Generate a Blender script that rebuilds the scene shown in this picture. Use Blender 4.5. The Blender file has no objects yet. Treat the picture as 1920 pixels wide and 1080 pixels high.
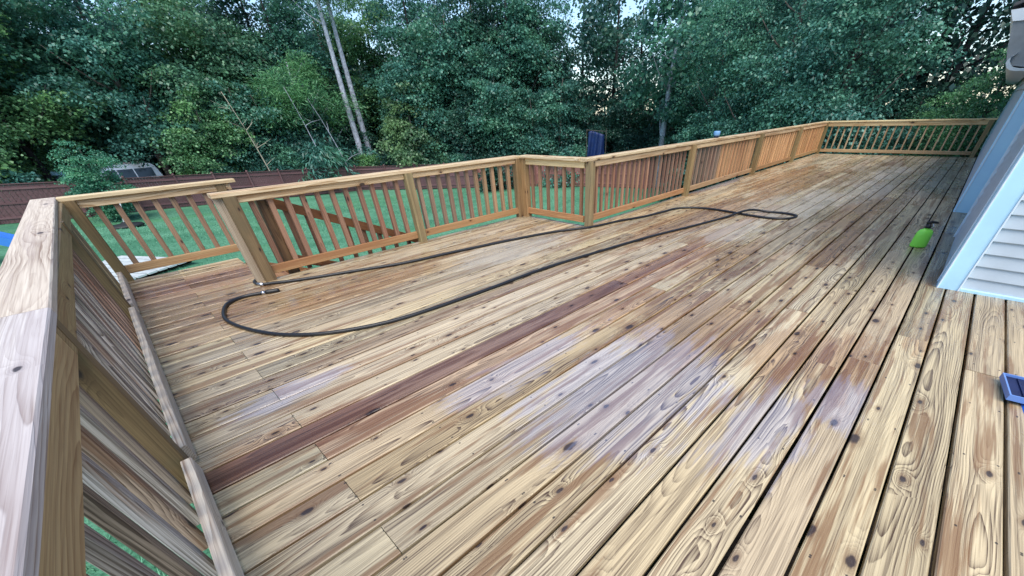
import bpy, math, random
import numpy as np
from mathutils import Vector, Matrix

random.seed(7)
RNG = np.random.default_rng(7)
SC = bpy.context.scene
COL = SC.collection
R = math.radians

# ------------------------------------------------------------------ camera, sky, sun, exposure
EYE = Vector((0.0, 0.0, 1.416))
cam = bpy.data.cameras.new('camera')
camo = bpy.data.objects.new('camera', cam)
COL.objects.link(camo)
cam.sensor_fit = 'HORIZONTAL'
cam.sensor_width = 36.0
cam.lens = 36.0 * 682.664 / 1920.0
cam.shift_x = -(1030.845 - 960.0) / 1920.0
cam.shift_y = (767.4375 - 540.0) / 1920.0
cam.clip_start = 0.05
cam.clip_end = 2000.0
_r = np.array([[0.6877, -0.7252, -0.0339], [-0.4754, -0.4145, -0.7760], [0.5487, 0.5498, -0.6298]])
_u, _s, _v = np.linalg.svd(_r)
_r = _u @ _v
M = Matrix.Identity(4)
for i in range(3):
    M[i][0] = float(_r[0, i])
    M[i][1] = float(-_r[1, i])
    M[i][2] = float(-_r[2, i])
    M[i][3] = EYE[i]
camo.matrix_world = M
SC.camera = camo

SUN_EL, SUN_AZ = 58.0, 236.0          # azimuth of the sun, degrees from +X counter-clockwise
w = bpy.data.worlds.new('World')
SC.world = w
w.use_nodes = True
wn = w.node_tree.nodes
sky = wn.new('ShaderNodeTexSky')
sky.sky_type = 'NISHITA'
sky.sun_disc = False
sky.sun_elevation = R(SUN_EL)
sky.sun_rotation = R(90.0 - SUN_AZ)
sky.air_density = 1.0
sky.dust_density = .3
sky.ozone_density = 4.0
w.node_tree.links.new(sky.outputs[0], wn['Background'].inputs[0])
wn['Background'].inputs[1].default_value = 0.12
sl = bpy.data.lights.new('sun', 'SUN')
sl.energy = 2.4
sl.angle = R(60)
sl.color = (1.0, 0.92, 0.80)
so = bpy.data.objects.new('sun', sl)
COL.objects.link(so)
_d = Vector((math.cos(R(SUN_AZ)) * math.cos(R(SUN_EL)), math.sin(R(SUN_AZ)) * math.cos(R(SUN_EL)), math.sin(R(SUN_EL))))
so.rotation_euler = _d.to_track_quat('Z', 'Y').to_euler()
SC.view_settings.view_transform = 'Standard'
SC.view_settings.look = 'None'
SC.view_settings.gamma = 1.0
SC.view_settings.use_curve_mapping = False
SC.view_settings.exposure = 1.0

# ------------------------------------------------------------------ object helpers
WM = {}


def tag(o, label=None, cat=None, group=None, kind=None):
    if label: o['label'] = label
    if cat: o['category'] = cat
    if group: o['group'] = group
    if kind: o['kind'] = kind
    return o


def put(o, mat4, parent=None):
    WM[o.name] = mat4
    if parent is not None:
        o.parent = parent
        o.matrix_basis = WM[parent.name].inverted() @ mat4
    else:
        o.matrix_basis = mat4
    return o


def empty(name, loc=(0, 0, 0), rz=0.0, parent=None):
    o = bpy.data.objects.new(name, None)
    o.empty_display_size = 0.2
    COL.objects.link(o)
    return put(o, Matrix.Translation(Vector(loc)) @ Matrix.Rotation(rz, 4, 'Z'), parent)


def obj(name, me, mat=None, parent=None, mw=None, color=None):
    if mat is not None and not me.materials:
        me.materials.append(mat)
    o = bpy.data.objects.new(name, me)
    COL.objects.link(o)
    if mw is None:
        mw = WM[parent.name] if parent is not None else Matrix.Identity(4)
    put(o, mw, parent)
    if color: o.color = (*color, 1.0)
    return o


def mesh(name, V, F, smooth=False):
    me = bpy.data.meshes.new(name)
    me.from_pydata([tuple(v) for v in V], [], F)
    me.update()
    if smooth:
        me.polygons.foreach_set('use_smooth', [True] * len(me.polygons))
    return me


def soup(name, V, nper, smooth=False):
    """many separate faces of nper corners each, V is an (n*nper,3) array"""
    n = len(V) // nper
    me = bpy.data.meshes.new(name)
    me.vertices.add(len(V))
    me.vertices.foreach_set('co', np.asarray(V, np.float32).ravel())
    me.loops.add(n * nper)
    me.loops.foreach_set('vertex_index', np.arange(n * nper, dtype=np.int32))
    me.polygons.add(n)
    me.polygons.foreach_set('loop_start', np.arange(0, n * nper, nper, dtype=np.int32))
    me.polygons.foreach_set('loop_total', np.full(n, nper, np.int32))
    me.update(calc_edges=True)
    return me


_beam_cache = {}


def beam_mesh(L, w, h, ch, mat):
    key = (round(L, 3), round(w, 3), round(h, 3), round(ch, 4), mat.name)
    if key in _beam_cache: return _beam_cache[key]
    a, b = w / 2, h / 2
    c = min(ch, a * .45, b * .45)
    prof = [(-a + c, -b), (a - c, -b), (a, -b + c), (a, b - c), (a - c, b), (-a + c, b), (-a, b - c), (-a, -b + c)]
    V = [(-L / 2, y, z) for y, z in prof] + [(L / 2, y, z) for y, z in prof]
    F = [list(range(7, -1, -1)), list(range(8, 16))]
    for i in range(8):
        j = (i + 1) % 8
        F.append([i, j, 8 + j, 8 + i])
    me = mesh('beam', V, F)
    me.materials.append(mat)
    _beam_cache[key] = me
    return me


def frame(p0, p1, up=(0, 0, 1)):
    p0, p1, up = Vector(p0), Vector(p1), Vector(up)
    x = (p1 - p0).normalized()
    if abs(x.dot(up)) > .98: up = Vector((0, 1, 0)) if abs(x.z) > .9 else Vector((0, 0, 1))
    y = up.cross(x).normalized()
    z = x.cross(y)
    m = Matrix((x, y, z)).transposed().to_4x4()
    m.translation = (p0 + p1) / 2
    return m, (p1 - p0).length


def beam(name, p0, p1, w, h, mat, parent=None, up=(0, 0, 1), color=None, ch=.004):
    m, L = frame(p0, p1, up)
    return obj(name, beam_mesh(L, w, h, ch, mat), mat, parent, m, color)


def boxes_mesh(name, items):
    """items: (p0, p1, w, h) beams joined into one mesh in world space"""
    V, F = [], []
    for p0, p1, w_, h_ in items:
        m, L = frame(p0, p1)
        k = len(V)
        for sx in (-1, 1):
            for sy, sz in ((-1, -1), (1, -1), (1, 1), (-1, 1)):
                V.append(m @ Vector((sx * L / 2, sy * w_ / 2, sz * h_ / 2)))
        F += [[k + 3, k + 2, k + 1, k], [k + 4, k + 5, k + 6, k + 7]]
        for i in range(4):
            j = (i + 1) % 4
            F.append([k + i, k + j, k + 4 + j, k + 4 + i])
    return mesh(name, V, F)


def lathe(prof, n=16, sx=1.0, sy=1.0):
    V, F = [], []
    for r_, z_ in prof:
        for i in range(n):
            a = 2 * math.pi * i / n
            V.append((r_ * math.cos(a) * sx, r_ * math.sin(a) * sy, z_))
    for k in range(len(prof) - 1):
        for i in range(n):
            j = (i + 1) % n
            F.append([k * n + i, k * n + j, (k + 1) * n + j, (k + 1) * n + i])
    F.append(list(range(n - 1, -1, -1)))
    F.append([(len(prof) - 1) * n + i for i in range(n)])
    return V, F


def tube(pts, radii, n=8):
    pts = [Vector(p) for p in pts]
    if not hasattr(radii, '__len__'): radii = [radii] * len(pts)
    V, F = [], []
    prev = None
    for i, p in enumerate(pts):
        t = (pts[min(i + 1, len(pts) - 1)] - pts[max(i - 1, 0)]).normalized()
        if prev is None:
            a = t.cross(Vector((0, 0, 1)))
            if a.length < .05: a = t.cross(Vector((1, 0, 0)))
        else:
            a = prev - t * prev.dot(t)
        a.normalize()
        prev = a
        b = t.cross(a)
        for k in range(n):
            an = 2 * math.pi * k / n
            V.append(p + (a * math.cos(an) + b * math.sin(an)) * radii[i])
    for i in range(len(pts) - 1):
        for k in range(n):
            j = (k + 1) % n
            F.append([i * n + k, i * n + j, (i + 1) * n + j, (i + 1) * n + k])
    F.append(list(range(n - 1, -1, -1)))
    F.append([(len(pts) - 1) * n + k for k in range(n)])
    return V, F


def join(parts):
    V, F = [], []
    for v, f in parts:
        k = len(V)
        V += [tuple(q) for q in v]
        F += [[i + k for i in g] for g in f]
    return V, F


def spline(P, per=8):
    P = [Vector(p) for p in P]
    out = []
    for i in range(len(P) - 1):
        a, b, c, d = P[max(i - 1, 0)], P[i], P[i + 1], P[min(i + 2, len(P) - 1)]
        for k in range(per):
            t = k / per
            out.append(.5 * ((2 * b) + (c - a) * t + (2 * a - 5 * b + 4 * c - d) * t * t + (3 * b - a - 3 * c + d) * t ** 3))
    out.append(P[-1])
    return out


# ------------------------------------------------------------------ node helpers
class NT:
    def __init__(s, name):
        s.m = bpy.data.materials.new(name)
        s.m.use_nodes = True
        s.t = s.m.node_tree
        s.b = s.t.nodes['Principled BSDF']

    def set(s, sock, v):
        if v is None: return
        if hasattr(v, 'is_linked') or isinstance(v, bpy.types.NodeSocket):
            s.t.links.new(v, sock)
        else:
            sock.default_value = v

    def math(s, op, a, b=None, c=None, clamp=False):
        n = s.t.nodes.new('ShaderNodeMath')
        n.operation = op
        n.use_clamp = clamp
        for i, v in enumerate((a, b, c)): s.set(n.inputs[i], v)
        return n.outputs[0]

    def vmath(s, op, a, b=None):
        n = s.t.nodes.new('ShaderNodeVectorMath')
        n.operation = op
        s.set(n.inputs[0], a)
        s.set(n.inputs[1], b)
        return n.outputs['Value'] if op in ('LENGTH', 'DISTANCE', 'DOT_PRODUCT') else n.outputs[0]

    def noise(s, vec, scale=1.0, detail=3.0, rough=.55, dist=0.0):
        n = s.t.nodes.new('ShaderNodeTexNoise')
        s.set(n.inputs['Vector'], vec)
        n.inputs['Scale'].default_value = scale
        n.inputs['Detail'].default_value = detail
        n.inputs['Roughness'].default_value = rough
        n.inputs['Distortion'].default_value = dist
        return n.outputs[0]

    def comb(s, x=0.0, y=0.0, z=0.0):
        n = s.t.nodes.new('ShaderNodeCombineXYZ')
        for i, v in enumerate((x, y, z)): s.set(n.inputs[i], v)
        return n.outputs[0]

    def sep(s, v):
        n = s.t.nodes.new('ShaderNodeSeparateXYZ')
        s.set(n.inputs[0], v)
        return n.outputs

    def mix(s, f, a, b, mode='MIX'):
        n = s.t.nodes.new('ShaderNodeMix')
        n.data_type = 'RGBA'
        n.blend_type = mode
        s.set(n.inputs[0], f)
        s.set(n.inputs[6], a if not isinstance(a, tuple) else (*a, 1.0))
        s.set(n.inputs[7], b if not isinstance(b, tuple) else (*b, 1.0))
        return n.outputs[2]

    def step(s, v, lo, hi, a=0.0, b=1.0):
        n = s.t.nodes.new('ShaderNodeMapRange')
        n.interpolation_type = 'SMOOTHSTEP'
        s.set(n.inputs[0], v)
        for i, q in enumerate((lo, hi, a, b)): n.inputs[i + 1].default_value = q
        return n.outputs[0]

    def bump(s, h, strength=.3, dist=.003):
        n = s.t.nodes.new('ShaderNodeBump')
        n.inputs['Strength'].default_value = strength
        n.inputs['Distance'].default_value = dist
        s.set(n.inputs['Height'], h)
        s.t.links.new(n.outputs[0], s.b.inputs['Normal'])

    def node(s, kind):
        return s.t.nodes.new(kind)


def plain(name, color, rough=.5, metal=0.0, var=.0, scale=8.0, spec=.5):
    m = NT(name)
    c = (*color, 1.0)
    if var:
        tc = m.node('ShaderNodeTexCoord').outputs['Object']
        n = m.noise(tc, scale, 4.0, .6)
        f = m.step(n, .3, .7)
        c = m.mix(f, tuple(q * (1 - var) for q in color), tuple(min(1, q * (1 + var)) for q in color))
    m.set(m.b.inputs['Base Color'], c)
    m.b.inputs['Roughness'].default_value = rough
    m.b.inputs['Metallic'].default_value = metal
    m.b.inputs['Specular IOR Level'].default_value = spec
    return m.m


def wood(name, light, dark, heart, ring=75.0, rough=.6, knot=.35, heart_amt=.5, deck=False, contrast=1.0, green=None):
    m = NT(name)
    co = m.node('ShaderNodeTexCoord').outputs['Object']
    oi = m.node('ShaderNodeObjectInfo')
    rnd = oi.outputs['Random']
    wn_ = m.node('ShaderNodeTexWhiteNoise')
    wn_.noise_dimensions = '1D'
    m.set(wn_.inputs['W'], m.math('MULTIPLY', rnd, 517.3))
    rc = m.sep(wn_.outputs['Color'])
    off = m.comb(m.math('MULTIPLY', rnd, 61.0), m.math('MULTIPLY', rc[0], 37.0), m.math('MULTIPLY', rc[1], 17.0))
    p = m.vmath('ADD', co, off)
    cs = m.sep(co)
    n1 = m.noise(m.vmath('MULTIPLY', p, (.55, 2.0, 2.0)), 1.0, 2.0)
    n2 = m.noise(m.vmath('MULTIPLY', p, (.6, 2.6, 2.6)), 1.0, 2.0, .45)
    # knots
    vo = m.node('ShaderNodeTexVoronoi')
    vo.feature = 'F1'
    vo.voronoi_dimensions = '2D'
    pk = m.sep(p)
    m.set(vo.inputs['Vector'], m.comb(m.math('MULTIPLY', pk[0], 2.6), m.math('MULTIPLY', m.math('ADD', pk[1], pk[2]), 6.0), 0.0))
    vo.inputs['Scale'].default_value = 1.0
    keep = m.math('LESS_THAN', m.sep(vo.outputs['Color'])[0], knot)
    jit = m.math('MULTIPLY', m.math('SUBTRACT', m.noise(m.vmath('MULTIPLY', p, (22, 45, 45)), 1.0, 3.0), .5), .10)
    vsz = m.math('MULTIPLY_ADD', m.sep(vo.outputs['Color'])[1], 1.3, .62)
    dk = m.math('ADD', m.math('ADD', m.math('MULTIPLY', vo.outputs['Distance'], vsz), jit), m.math('MULTIPLY', m.math('SUBTRACT', 1.0, keep), 9.0))
    warp = m.math('MULTIPLY', m.math('POWER', 2.718, m.math('MULTIPLY', dk, -7.0)), .10)
    yy = m.math('ADD', m.math('SUBTRACT', cs[1], m.math('MULTIPLY', m.math('SUBTRACT', rc[0], .5), .16)),
                m.math('MULTIPLY', m.math('SUBTRACT', n1, .5), .10))
    hh = m.math('ADD', m.math('ADD', m.math('ADD', cs[2], m.math('MULTIPLY', rc[1], .07)), .035),
                m.math('ADD', m.math('MULTIPLY', m.math('SUBTRACT', n2, .5), .13), warp))
    rr = m.math('SQRT', m.math('ADD', m.math('MULTIPLY', yy, yy), m.math('MULTIPLY', hh, hh)))
    fr = m.math('FRACT', m.math('MULTIPLY_ADD', m.math('SUBTRACT', m.noise(m.vmath('MULTIPLY', p, (4.0, 40.0, 40.0)), 1.0, 2.0), .5), .5, m.math('MULTIPLY', rr, ring)))
    ringv = m.math('MULTIPLY', m.math('POWER', fr, 2.2), m.step(fr, 1.0, .93))
    rmask = m.step(m.noise(m.vmath('MULTIPLY', p, (.6, 3.0, 3.0)), 1.0, 2.0), .38, .62, .25, 1.0)
    fib = m.noise(m.vmath('MULTIPLY', m.comb(pk[0], m.math('MULTIPLY_ADD', m.math('SUBTRACT', n2, .5), .05, pk[1]), pk[2]), (2.2, 170.0, 170.0)), 1.0, 2.0, .6)
    stk = m.noise(m.vmath('MULTIPLY', m.comb(pk[0], yy, pk[2]), (.4, 38.0, 38.0)), 1.0, 4.0, .65)
    g = m.math('ADD', m.math('MULTIPLY', m.math('MULTIPLY', ringv, rmask), .78), m.math('ADD', m.math('MULTIPLY', m.step(fib, .45, .62), .28), m.math('MULTIPLY', m.step(stk, .40, .68), .34)))
    g = m.math('MULTIPLY', g, contrast, clamp=True)
    col = m.mix(g, light, dark)
    n4 = m.noise(m.vmath('MULTIPLY', p, (.7, 13.0, 13.0)), 1.0, 4.0, .6)
    hz = m.math('MULTIPLY', m.step(n4, .525, .61), heart_amt)
    col = m.mix(hz, col, heart)
    if green:
        n6 = m.noise(m.vmath('MULTIPLY', p, (2.0, 5.0, 5.0)), 1.0, 4.0, .6)
        col = m.mix(m.math('MULTIPLY', m.step(n6, .42, .65), .65), col, green)
    halo = m.math('MULTIPLY', m.math('SUBTRACT', 1.0, m.step(dk, .06, .26)), .55)
    col = m.mix(halo, col, tuple(q * .8 for q in heart))
    kn = m.math('MULTIPLY', m.math('SUBTRACT', 1.0, m.step(dk, .055, .105)), .9)
    col = m.mix(kn, col, (.028, .018, .02))
    tone = m.math('MULTIPLY_ADD', rc[2], .38, .81)
    tv = m.comb(tone, m.math('MULTIPLY_ADD', rc[1], .04, m.math('MULTIPLY', tone, .98)), tone)
    col = m.mix(1.0, col, tv, 'MULTIPLY')
    col = m.mix(1.0, col, oi.outputs['Color'], 'MULTIPLY')
    rgh = rough
    geo = m.node('ShaderNodeNewGeometry')
    if deck:
        P = geo.outputs['Position']
        ps = m.sep(P)
        # nail heads on the joist lines
        fx = m.math('MULTIPLY', m.math('ABSOLUTE', m.math('SUBTRACT', m.math('FRACT', m.math('MULTIPLY_ADD', ps[0], 1 / .56, 10.28)), .5)), .56)
        fx = m.math('ADD', fx, m.math('MULTIPLY', m.math('SUBTRACT', rc[0], .5), .01))
        fy = m.math('SUBTRACT', m.math('ABSOLUTE', m.math('ADD', cs[1], m.math('MULTIPLY', m.math('SUBTRACT', rc[2], .5), .02))), .062)
        nd = m.math('SQRT', m.math('ADD', m.math('MULTIPLY', fx, fx), m.math('MULTIPLY', fy, fy)))
        nail = m.math('SUBTRACT', 1.0, m.step(nd, .0035, .0065))
        col = m.mix(m.math('MULTIPLY', nail, .85), col, (.02, .018, .018))
        # sky reflection put into the colour as a grey-blue film where the boards are wet, with its own ragged outline
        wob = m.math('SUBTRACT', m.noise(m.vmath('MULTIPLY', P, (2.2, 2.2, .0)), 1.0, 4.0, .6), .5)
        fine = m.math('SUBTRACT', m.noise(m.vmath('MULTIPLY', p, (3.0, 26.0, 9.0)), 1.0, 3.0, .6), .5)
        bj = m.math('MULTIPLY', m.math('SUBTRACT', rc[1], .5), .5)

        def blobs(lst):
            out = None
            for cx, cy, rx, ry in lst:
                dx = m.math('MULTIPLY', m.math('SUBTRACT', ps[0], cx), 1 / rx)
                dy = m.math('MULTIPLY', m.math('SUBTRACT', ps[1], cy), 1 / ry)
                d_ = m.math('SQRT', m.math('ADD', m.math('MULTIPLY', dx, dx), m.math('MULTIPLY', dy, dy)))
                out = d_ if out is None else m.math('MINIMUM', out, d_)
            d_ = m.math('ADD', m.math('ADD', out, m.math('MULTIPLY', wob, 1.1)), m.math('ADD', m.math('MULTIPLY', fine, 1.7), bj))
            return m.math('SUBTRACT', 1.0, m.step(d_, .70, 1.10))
        sky_sheen = blobs([(1.80, 1.0, .80, .60), (1.45, 1.72, .55, .22), (1.95, .22, .62, .20), (.2, 2.70, .34, .11), (2.45, .0, .28, .2), (9.6, 4.0, 1.6, .2)])
        damp = blobs([(2.9, 1.15, .7, .75), (4.6, 1.7, 1.2, .5), (2.9, .3, .6, .45), (.2, 5.2, .7, .9), (6.5, 3.0, 2.2, .5), (.0, 2.15, .6, .2), (11.5, 2.9, 2.8, .9), (3.6, 2.15, 1.5, .16), (6.0, .7, 1.3, .3), (8.5, 1.0, 2.5, .25), (3.9, -.3, .6, .12), (1.4, 4.3, 1.0, .25)])
        pale = blobs([(8.5, 1.9, 1.6, .5), (10.5, 1.2, 1.5, .35), (6.0, 2.0, .8, .3), (3.4, 4.0, .8, .5), (13.5, 1.2, 1.5, .35)])
        col = m.mix(m.math('MULTIPLY', damp, .62), col, m.mix(1.0, col, (.66, .46, .32), 'MULTIPLY'))
        col = m.mix(m.math('MULTIPLY', pale, .42), col, (.50, .47, .40))
        col = m.mix(m.math('MULTIPLY', sky_sheen, .48), col, m.mix(.34, m.mix(1.0, col, (.76, .88, 1.45), 'MULTIPLY'), (.42, .48, .70)))
        wet = m.step(m.noise(m.vmath('MULTIPLY', P, (1.1, 2.6, 0)), 1.0, 4.0, .6), .42, .6)
        rgh = m.math('SUBTRACT', m.math('SUBTRACT', m.math('MULTIPLY_ADD', wet, -.18, rough), m.math('MULTIPLY', sky_sheen, .16)), m.math('MULTIPLY', damp, .08))
    m.set(m.b.inputs['Base Color'], col)
    m.set(m.b.inputs['Roughness'], rgh)
    m.b.inputs['Specular IOR Level'].default_value = .6 if deck else .4
    m.bump(m.math('SUBTRACT', m.math('MULTIPLY', g, -1.0), kn), .35, .003)
    return m.m


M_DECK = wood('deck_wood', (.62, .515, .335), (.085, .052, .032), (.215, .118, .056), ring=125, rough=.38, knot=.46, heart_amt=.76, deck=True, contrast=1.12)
M_CAP = wood('rail_cap_wood', (.72, .60, .40), (.33, .20, .09), (.34, .18, .075), ring=90, knot=.3, heart_amt=.55, contrast=1.15)
M_CAPW = wood('weathered_cap_wood', (.68, .60, .50), (.27, .19, .14), (.44, .36, .32), ring=85, knot=.14, heart_amt=.4)
M_RAIL = wood('rail_wood', (.50, .36, .19), (.25, .145, .065), (.29, .14, .06), ring=90, knot=.22, heart_amt=.45)
M_POST = wood('post_wood', (.38, .28, .165), (.095, .06, .033), (.15, .09, .05), ring=85, knot=.25, heart_amt=.4, green=(.21, .175, .105))
M_BAL = wood('baluster_wood', (.33, .235, .165), (.13, .085, .058), (.20, .105, .07), ring=95, knot=.12, heart_amt=.6)
M_GREY = wood('grey_board_wood', (.42, .38, .35), (.10, .078, .066), (.20, .115, .075), ring=100, knot=.2, heart_amt=.6, contrast=1.5)
M_FENCE = wood('fence_wood', (.15, .098, .09), (.075, .048, .046), (.10, .055, .05), ring=70, knot=.1, heart_amt=.5)
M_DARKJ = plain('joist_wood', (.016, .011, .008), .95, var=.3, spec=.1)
M_WHITE = plain('white_painted_board', (.50, .55, .55), .6, var=.15, scale=3)
M_TRIM = plain('pale_blue_trim', (.50, .80, 1.0), .42, var=.05, scale=2)
M_SIDE = plain('vinyl_siding', (.47, .54, .59), .45, var=.07, scale=3)
M_WHITE2 = plain('white_vinyl_trim', (.72, .82, .90), .4, var=.08)
M_GUTTER = plain('grey_gutter', (.25, .27, .28), .4, var=.1)
M_ROOF = plain('roof_shingles', (.09, .09, .095), .9, var=.3)
M_BLACKRUB = plain('black_rubber', (.012, .013, .016), .38)
M_METAL = plain('steel', (.55, .55, .56), .3, 1.0)
M_BLACKP = plain('black_plastic', (.015, .015, .015), .4)

# ------------------------------------------------------------------ ground


def gz(x):
    return -2.6 - .06 * min(max(x, -10.0), 16.0)


def build_ground():
    xs = np.concatenate([[-400, -150, -60, -30], np.arange(-20, 44, 2.0), [60, 100, 200, 500]])
    ys = np.concatenate([[-400, -100, -40, -10], np.arange(-4, 60, 2.0), [70, 100, 200, 500]])
    V = []
    for y in ys:
        for x in xs:
            V.append((x, y, gz(x) + .06 * math.sin(x * .6 + y * .33) * math.sin(y * .41)))
    nx = len(xs)
    F = [[j * nx + i, j * nx + i + 1, (j + 1) * nx + i + 1, (j + 1) * nx + i] for j in range(len(ys) - 1) for i in range(nx - 1)]
    m = NT('lawn_grass')
    P = m.node('ShaderNodeNewGeometry').outputs['Position']
    a = m.noise(m.vmath('MULTIPLY', P, (.25, .6, 1)), 1.0, 4.0, .6)
    b = m.noise(m.vmath('MULTIPLY', P, (9, 9, 9)), 1.0, 5.0, .7)
    c = m.mix(m.step(a, .35, .65), (.070, .22, .13), (.13, .33, .205))
    c = m.mix(m.math('MULTIPLY', m.step(b, .35, .7), .7), c, (.022, .105, .05))
    d = m.noise(m.vmath('MULTIPLY', P, (.12, .5, 1)), 1.0, 3.0, .6)
    c = m.mix(m.math('MULTIPLY', m.step(d, .5, .68), .5), c, (.085, .26, .11))
    # bare leaf litter beyond the fence
    ps = m.sep(P)
    far = m.math('MAXIMUM', m.step(m.math('SUBTRACT', ps[1], m.math('MULTIPLY', ps[0], .13)), 37.8, 38.6),
                 m.step(m.math('ADD', m.math('MULTIPLY', ps[0], .82), m.math('MULTIPLY', ps[1], .57)), 36.6, 37.4))
    c = m.mix(far, c, m.mix(m.step(b, .3, .7), (.03, .022, .014), (.075, .055, .035)))
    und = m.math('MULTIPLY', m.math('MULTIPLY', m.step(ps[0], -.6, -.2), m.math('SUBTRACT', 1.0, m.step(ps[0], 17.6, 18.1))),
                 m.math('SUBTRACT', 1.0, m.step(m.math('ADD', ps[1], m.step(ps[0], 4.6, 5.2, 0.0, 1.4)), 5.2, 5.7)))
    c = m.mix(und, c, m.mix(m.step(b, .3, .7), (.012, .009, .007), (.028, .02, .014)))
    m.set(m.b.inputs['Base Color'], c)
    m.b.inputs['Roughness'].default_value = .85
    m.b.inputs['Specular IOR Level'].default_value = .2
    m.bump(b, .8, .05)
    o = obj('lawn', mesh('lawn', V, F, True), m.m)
    tag(o, kind='structure')


build_ground()


def grass_blades():
    n = 60000
    x = np.empty(n); y = np.empty(n)
    k = 14000
    x[:k] = RNG.uniform(-4.5, -.3, k); y[:k] = RNG.uniform(-1.0, 9.0, k)
    x[k:] = RNG.uniform(-4, 24, n - k); y[k:] = RNG.uniform(7.5, 34, n - k)
    ok = (x * .82 + y * .57 < 35.5) & ~((x > -.35) & (y < np.where(x > 4.9, 4.1, np.where(x > .7, 5.5, 6.9))))
    x, y = x[ok], y[ok]
    n = len(x)
    z = -2.6 - .06 * np.clip(x, -10, 16) + .06 * np.sin(x * .6 + y * .33) * np.sin(y * .41)
    a = RNG.uniform(0, 2 * np.pi, n)
    far = np.clip(y / 30, .4, 1)
    h = RNG.uniform(.04, .09, n)
    wd = .005 + .007 * far
    lean = RNG.uniform(.3, 1.0, n) * h
    V = np.zeros((n, 3, 3))
    V[:, 0] = np.c_[x - np.cos(a) * wd, y - np.sin(a) * wd, z - .01]
    V[:, 1] = np.c_[x + np.cos(a) * wd, y + np.sin(a) * wd, z - .01]
    V[:, 2] = np.c_[x + np.sin(a) * lean, y - np.cos(a) * lean, z + h]
    m = NT('grass_blade')
    g = m.node('ShaderNodeNewGeometry')
    m.set(m.b.inputs['Base Color'], m.mix(g.outputs['Random Per Island'], (.07, .22, .125), (.14, .37, .22)))
    m.b.inputs['Roughness'].default_value = .6
    o = obj('grass', soup('grass', V.reshape(-1, 3), 3), m.m)
    tag(o, 'short emerald green grass of the lawn', 'grass', kind='stuff')


grass_blades()

# ------------------------------------------------------------------ deck
GAP0, PITCH, GW = .045, .2005, .0155
X_L, X_F = -.40, 17.97


def gy(k): return GAP0 + PITCH * k


deck = empty('wooden_deck', (8.0, 2.0, -.04))
tag(deck, 'freshly washed pine plank deck with wet and dry patches', 'deck')
T = .036


def board(x0, x1, ya, yb, color=None):
    yc, wd = (ya + yb) / 2, yb - ya - GW
    dz = random.uniform(-.0015, .0015)
    dy = random.uniform(-.0012, .0012)
    x0 += .0015; x1 -= .0015
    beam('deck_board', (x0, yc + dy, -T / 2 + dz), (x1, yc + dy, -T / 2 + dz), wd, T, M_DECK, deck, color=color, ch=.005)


for k in range(-10, 34):
    ya, yb = gy(k), gy(k + 1)
    x0 = X_L
    if k <= -3: x1 = 5.03
    elif k < 20: x1 = X_F
    elif k < 27: x1 = 5.02
    else: x1 = .80
    if k % 2 == 1 or k % 2 == -1:
        seams = [.125 + 4.88 * i for i in range(0, 5)]
    else:
        seams = [3.57 + 4.88 * i + (.1 if k % 4 else -.2) for i in range(0, 4)]
    if k == 0: seams = [2.85, 7.7, 12.6]
    if k == -1: seams = [3.07, 7.9, 12.8]
    if k == 10: seams = [3.3, 8.2, 13.1]
    if k == 3: seams = [5.0, 9.9, 14.8]
    if k == 1: seams = [4.45, 9.3, 14.2]
    cuts = [x0] + [s for s in seams if x0 + .25 < s < x1 - .25] + [x1]
    for i in range(len(cuts) - 1):
        c = None
        q = random.random()
        if q < .10: c = (.86, .78, .68)
        elif q < .3: c = (1.08, 1.04, .96)
        elif q < .42: c = (.9, .86, .86)
        if k == 10 and i == 0: c = (.46, .34, .36)
        if k == 10 and i == 1: c = (.80, .66, .58)
        if k == 9 and i == 1: c = (.80, .68, .66)
        if k in (-1, 0): c = (.98, .95, .92)
        if k in (29, 30): c = (.62, .45, .42)
        if k in (28, 31): c = (.82, .68, .62)
        if k == 14 and i == 0: c = (.86, .80, .78)
        if k <= -2: c = random.choice([(.96, .94, .88), (.9, .87, .82), (1.0, .97, .9)])
        ca, cb = cuts[i], cuts[i + 1]
        if k == -2:
            if cb <= 5.03: board(ca, cb, ya, yb, c)
            else:
                board(ca, 5.03, ya, yb, c)
                board(5.034, cb, -.279, yb, c) if ca < 5.03 else board(ca, cb, -.279, yb, c)
        else:
            board(ca, cb, ya, yb, c)
for k in (-3,):
    board(7.33, 8.97, gy(k), gy(k + 1), (.86, .78, .86))
# frame under the boards
for x in np.arange(-.2, 17.9, .56):
    y1 = 3.98 if x > 5 else (5.38 if x > .75 else 6.8)
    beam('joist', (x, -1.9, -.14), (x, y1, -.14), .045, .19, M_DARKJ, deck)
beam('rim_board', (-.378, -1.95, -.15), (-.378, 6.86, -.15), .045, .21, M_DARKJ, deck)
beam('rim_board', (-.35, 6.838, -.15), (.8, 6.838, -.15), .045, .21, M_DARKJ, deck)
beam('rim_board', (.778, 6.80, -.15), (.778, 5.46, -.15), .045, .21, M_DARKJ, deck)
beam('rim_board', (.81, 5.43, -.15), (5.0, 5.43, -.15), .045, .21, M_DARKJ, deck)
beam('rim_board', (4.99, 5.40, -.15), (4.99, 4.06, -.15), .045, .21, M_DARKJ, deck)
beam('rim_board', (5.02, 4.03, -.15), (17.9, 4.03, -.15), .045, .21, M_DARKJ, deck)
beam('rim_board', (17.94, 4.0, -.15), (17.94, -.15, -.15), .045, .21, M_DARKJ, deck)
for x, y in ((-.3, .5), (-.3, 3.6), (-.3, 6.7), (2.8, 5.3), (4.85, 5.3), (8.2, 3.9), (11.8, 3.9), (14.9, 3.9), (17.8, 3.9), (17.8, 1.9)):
    beam('support_post', (x, y, gz(x) - .2), (x, y, -.25), .14, .14, M_DARKJ, deck)

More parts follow.
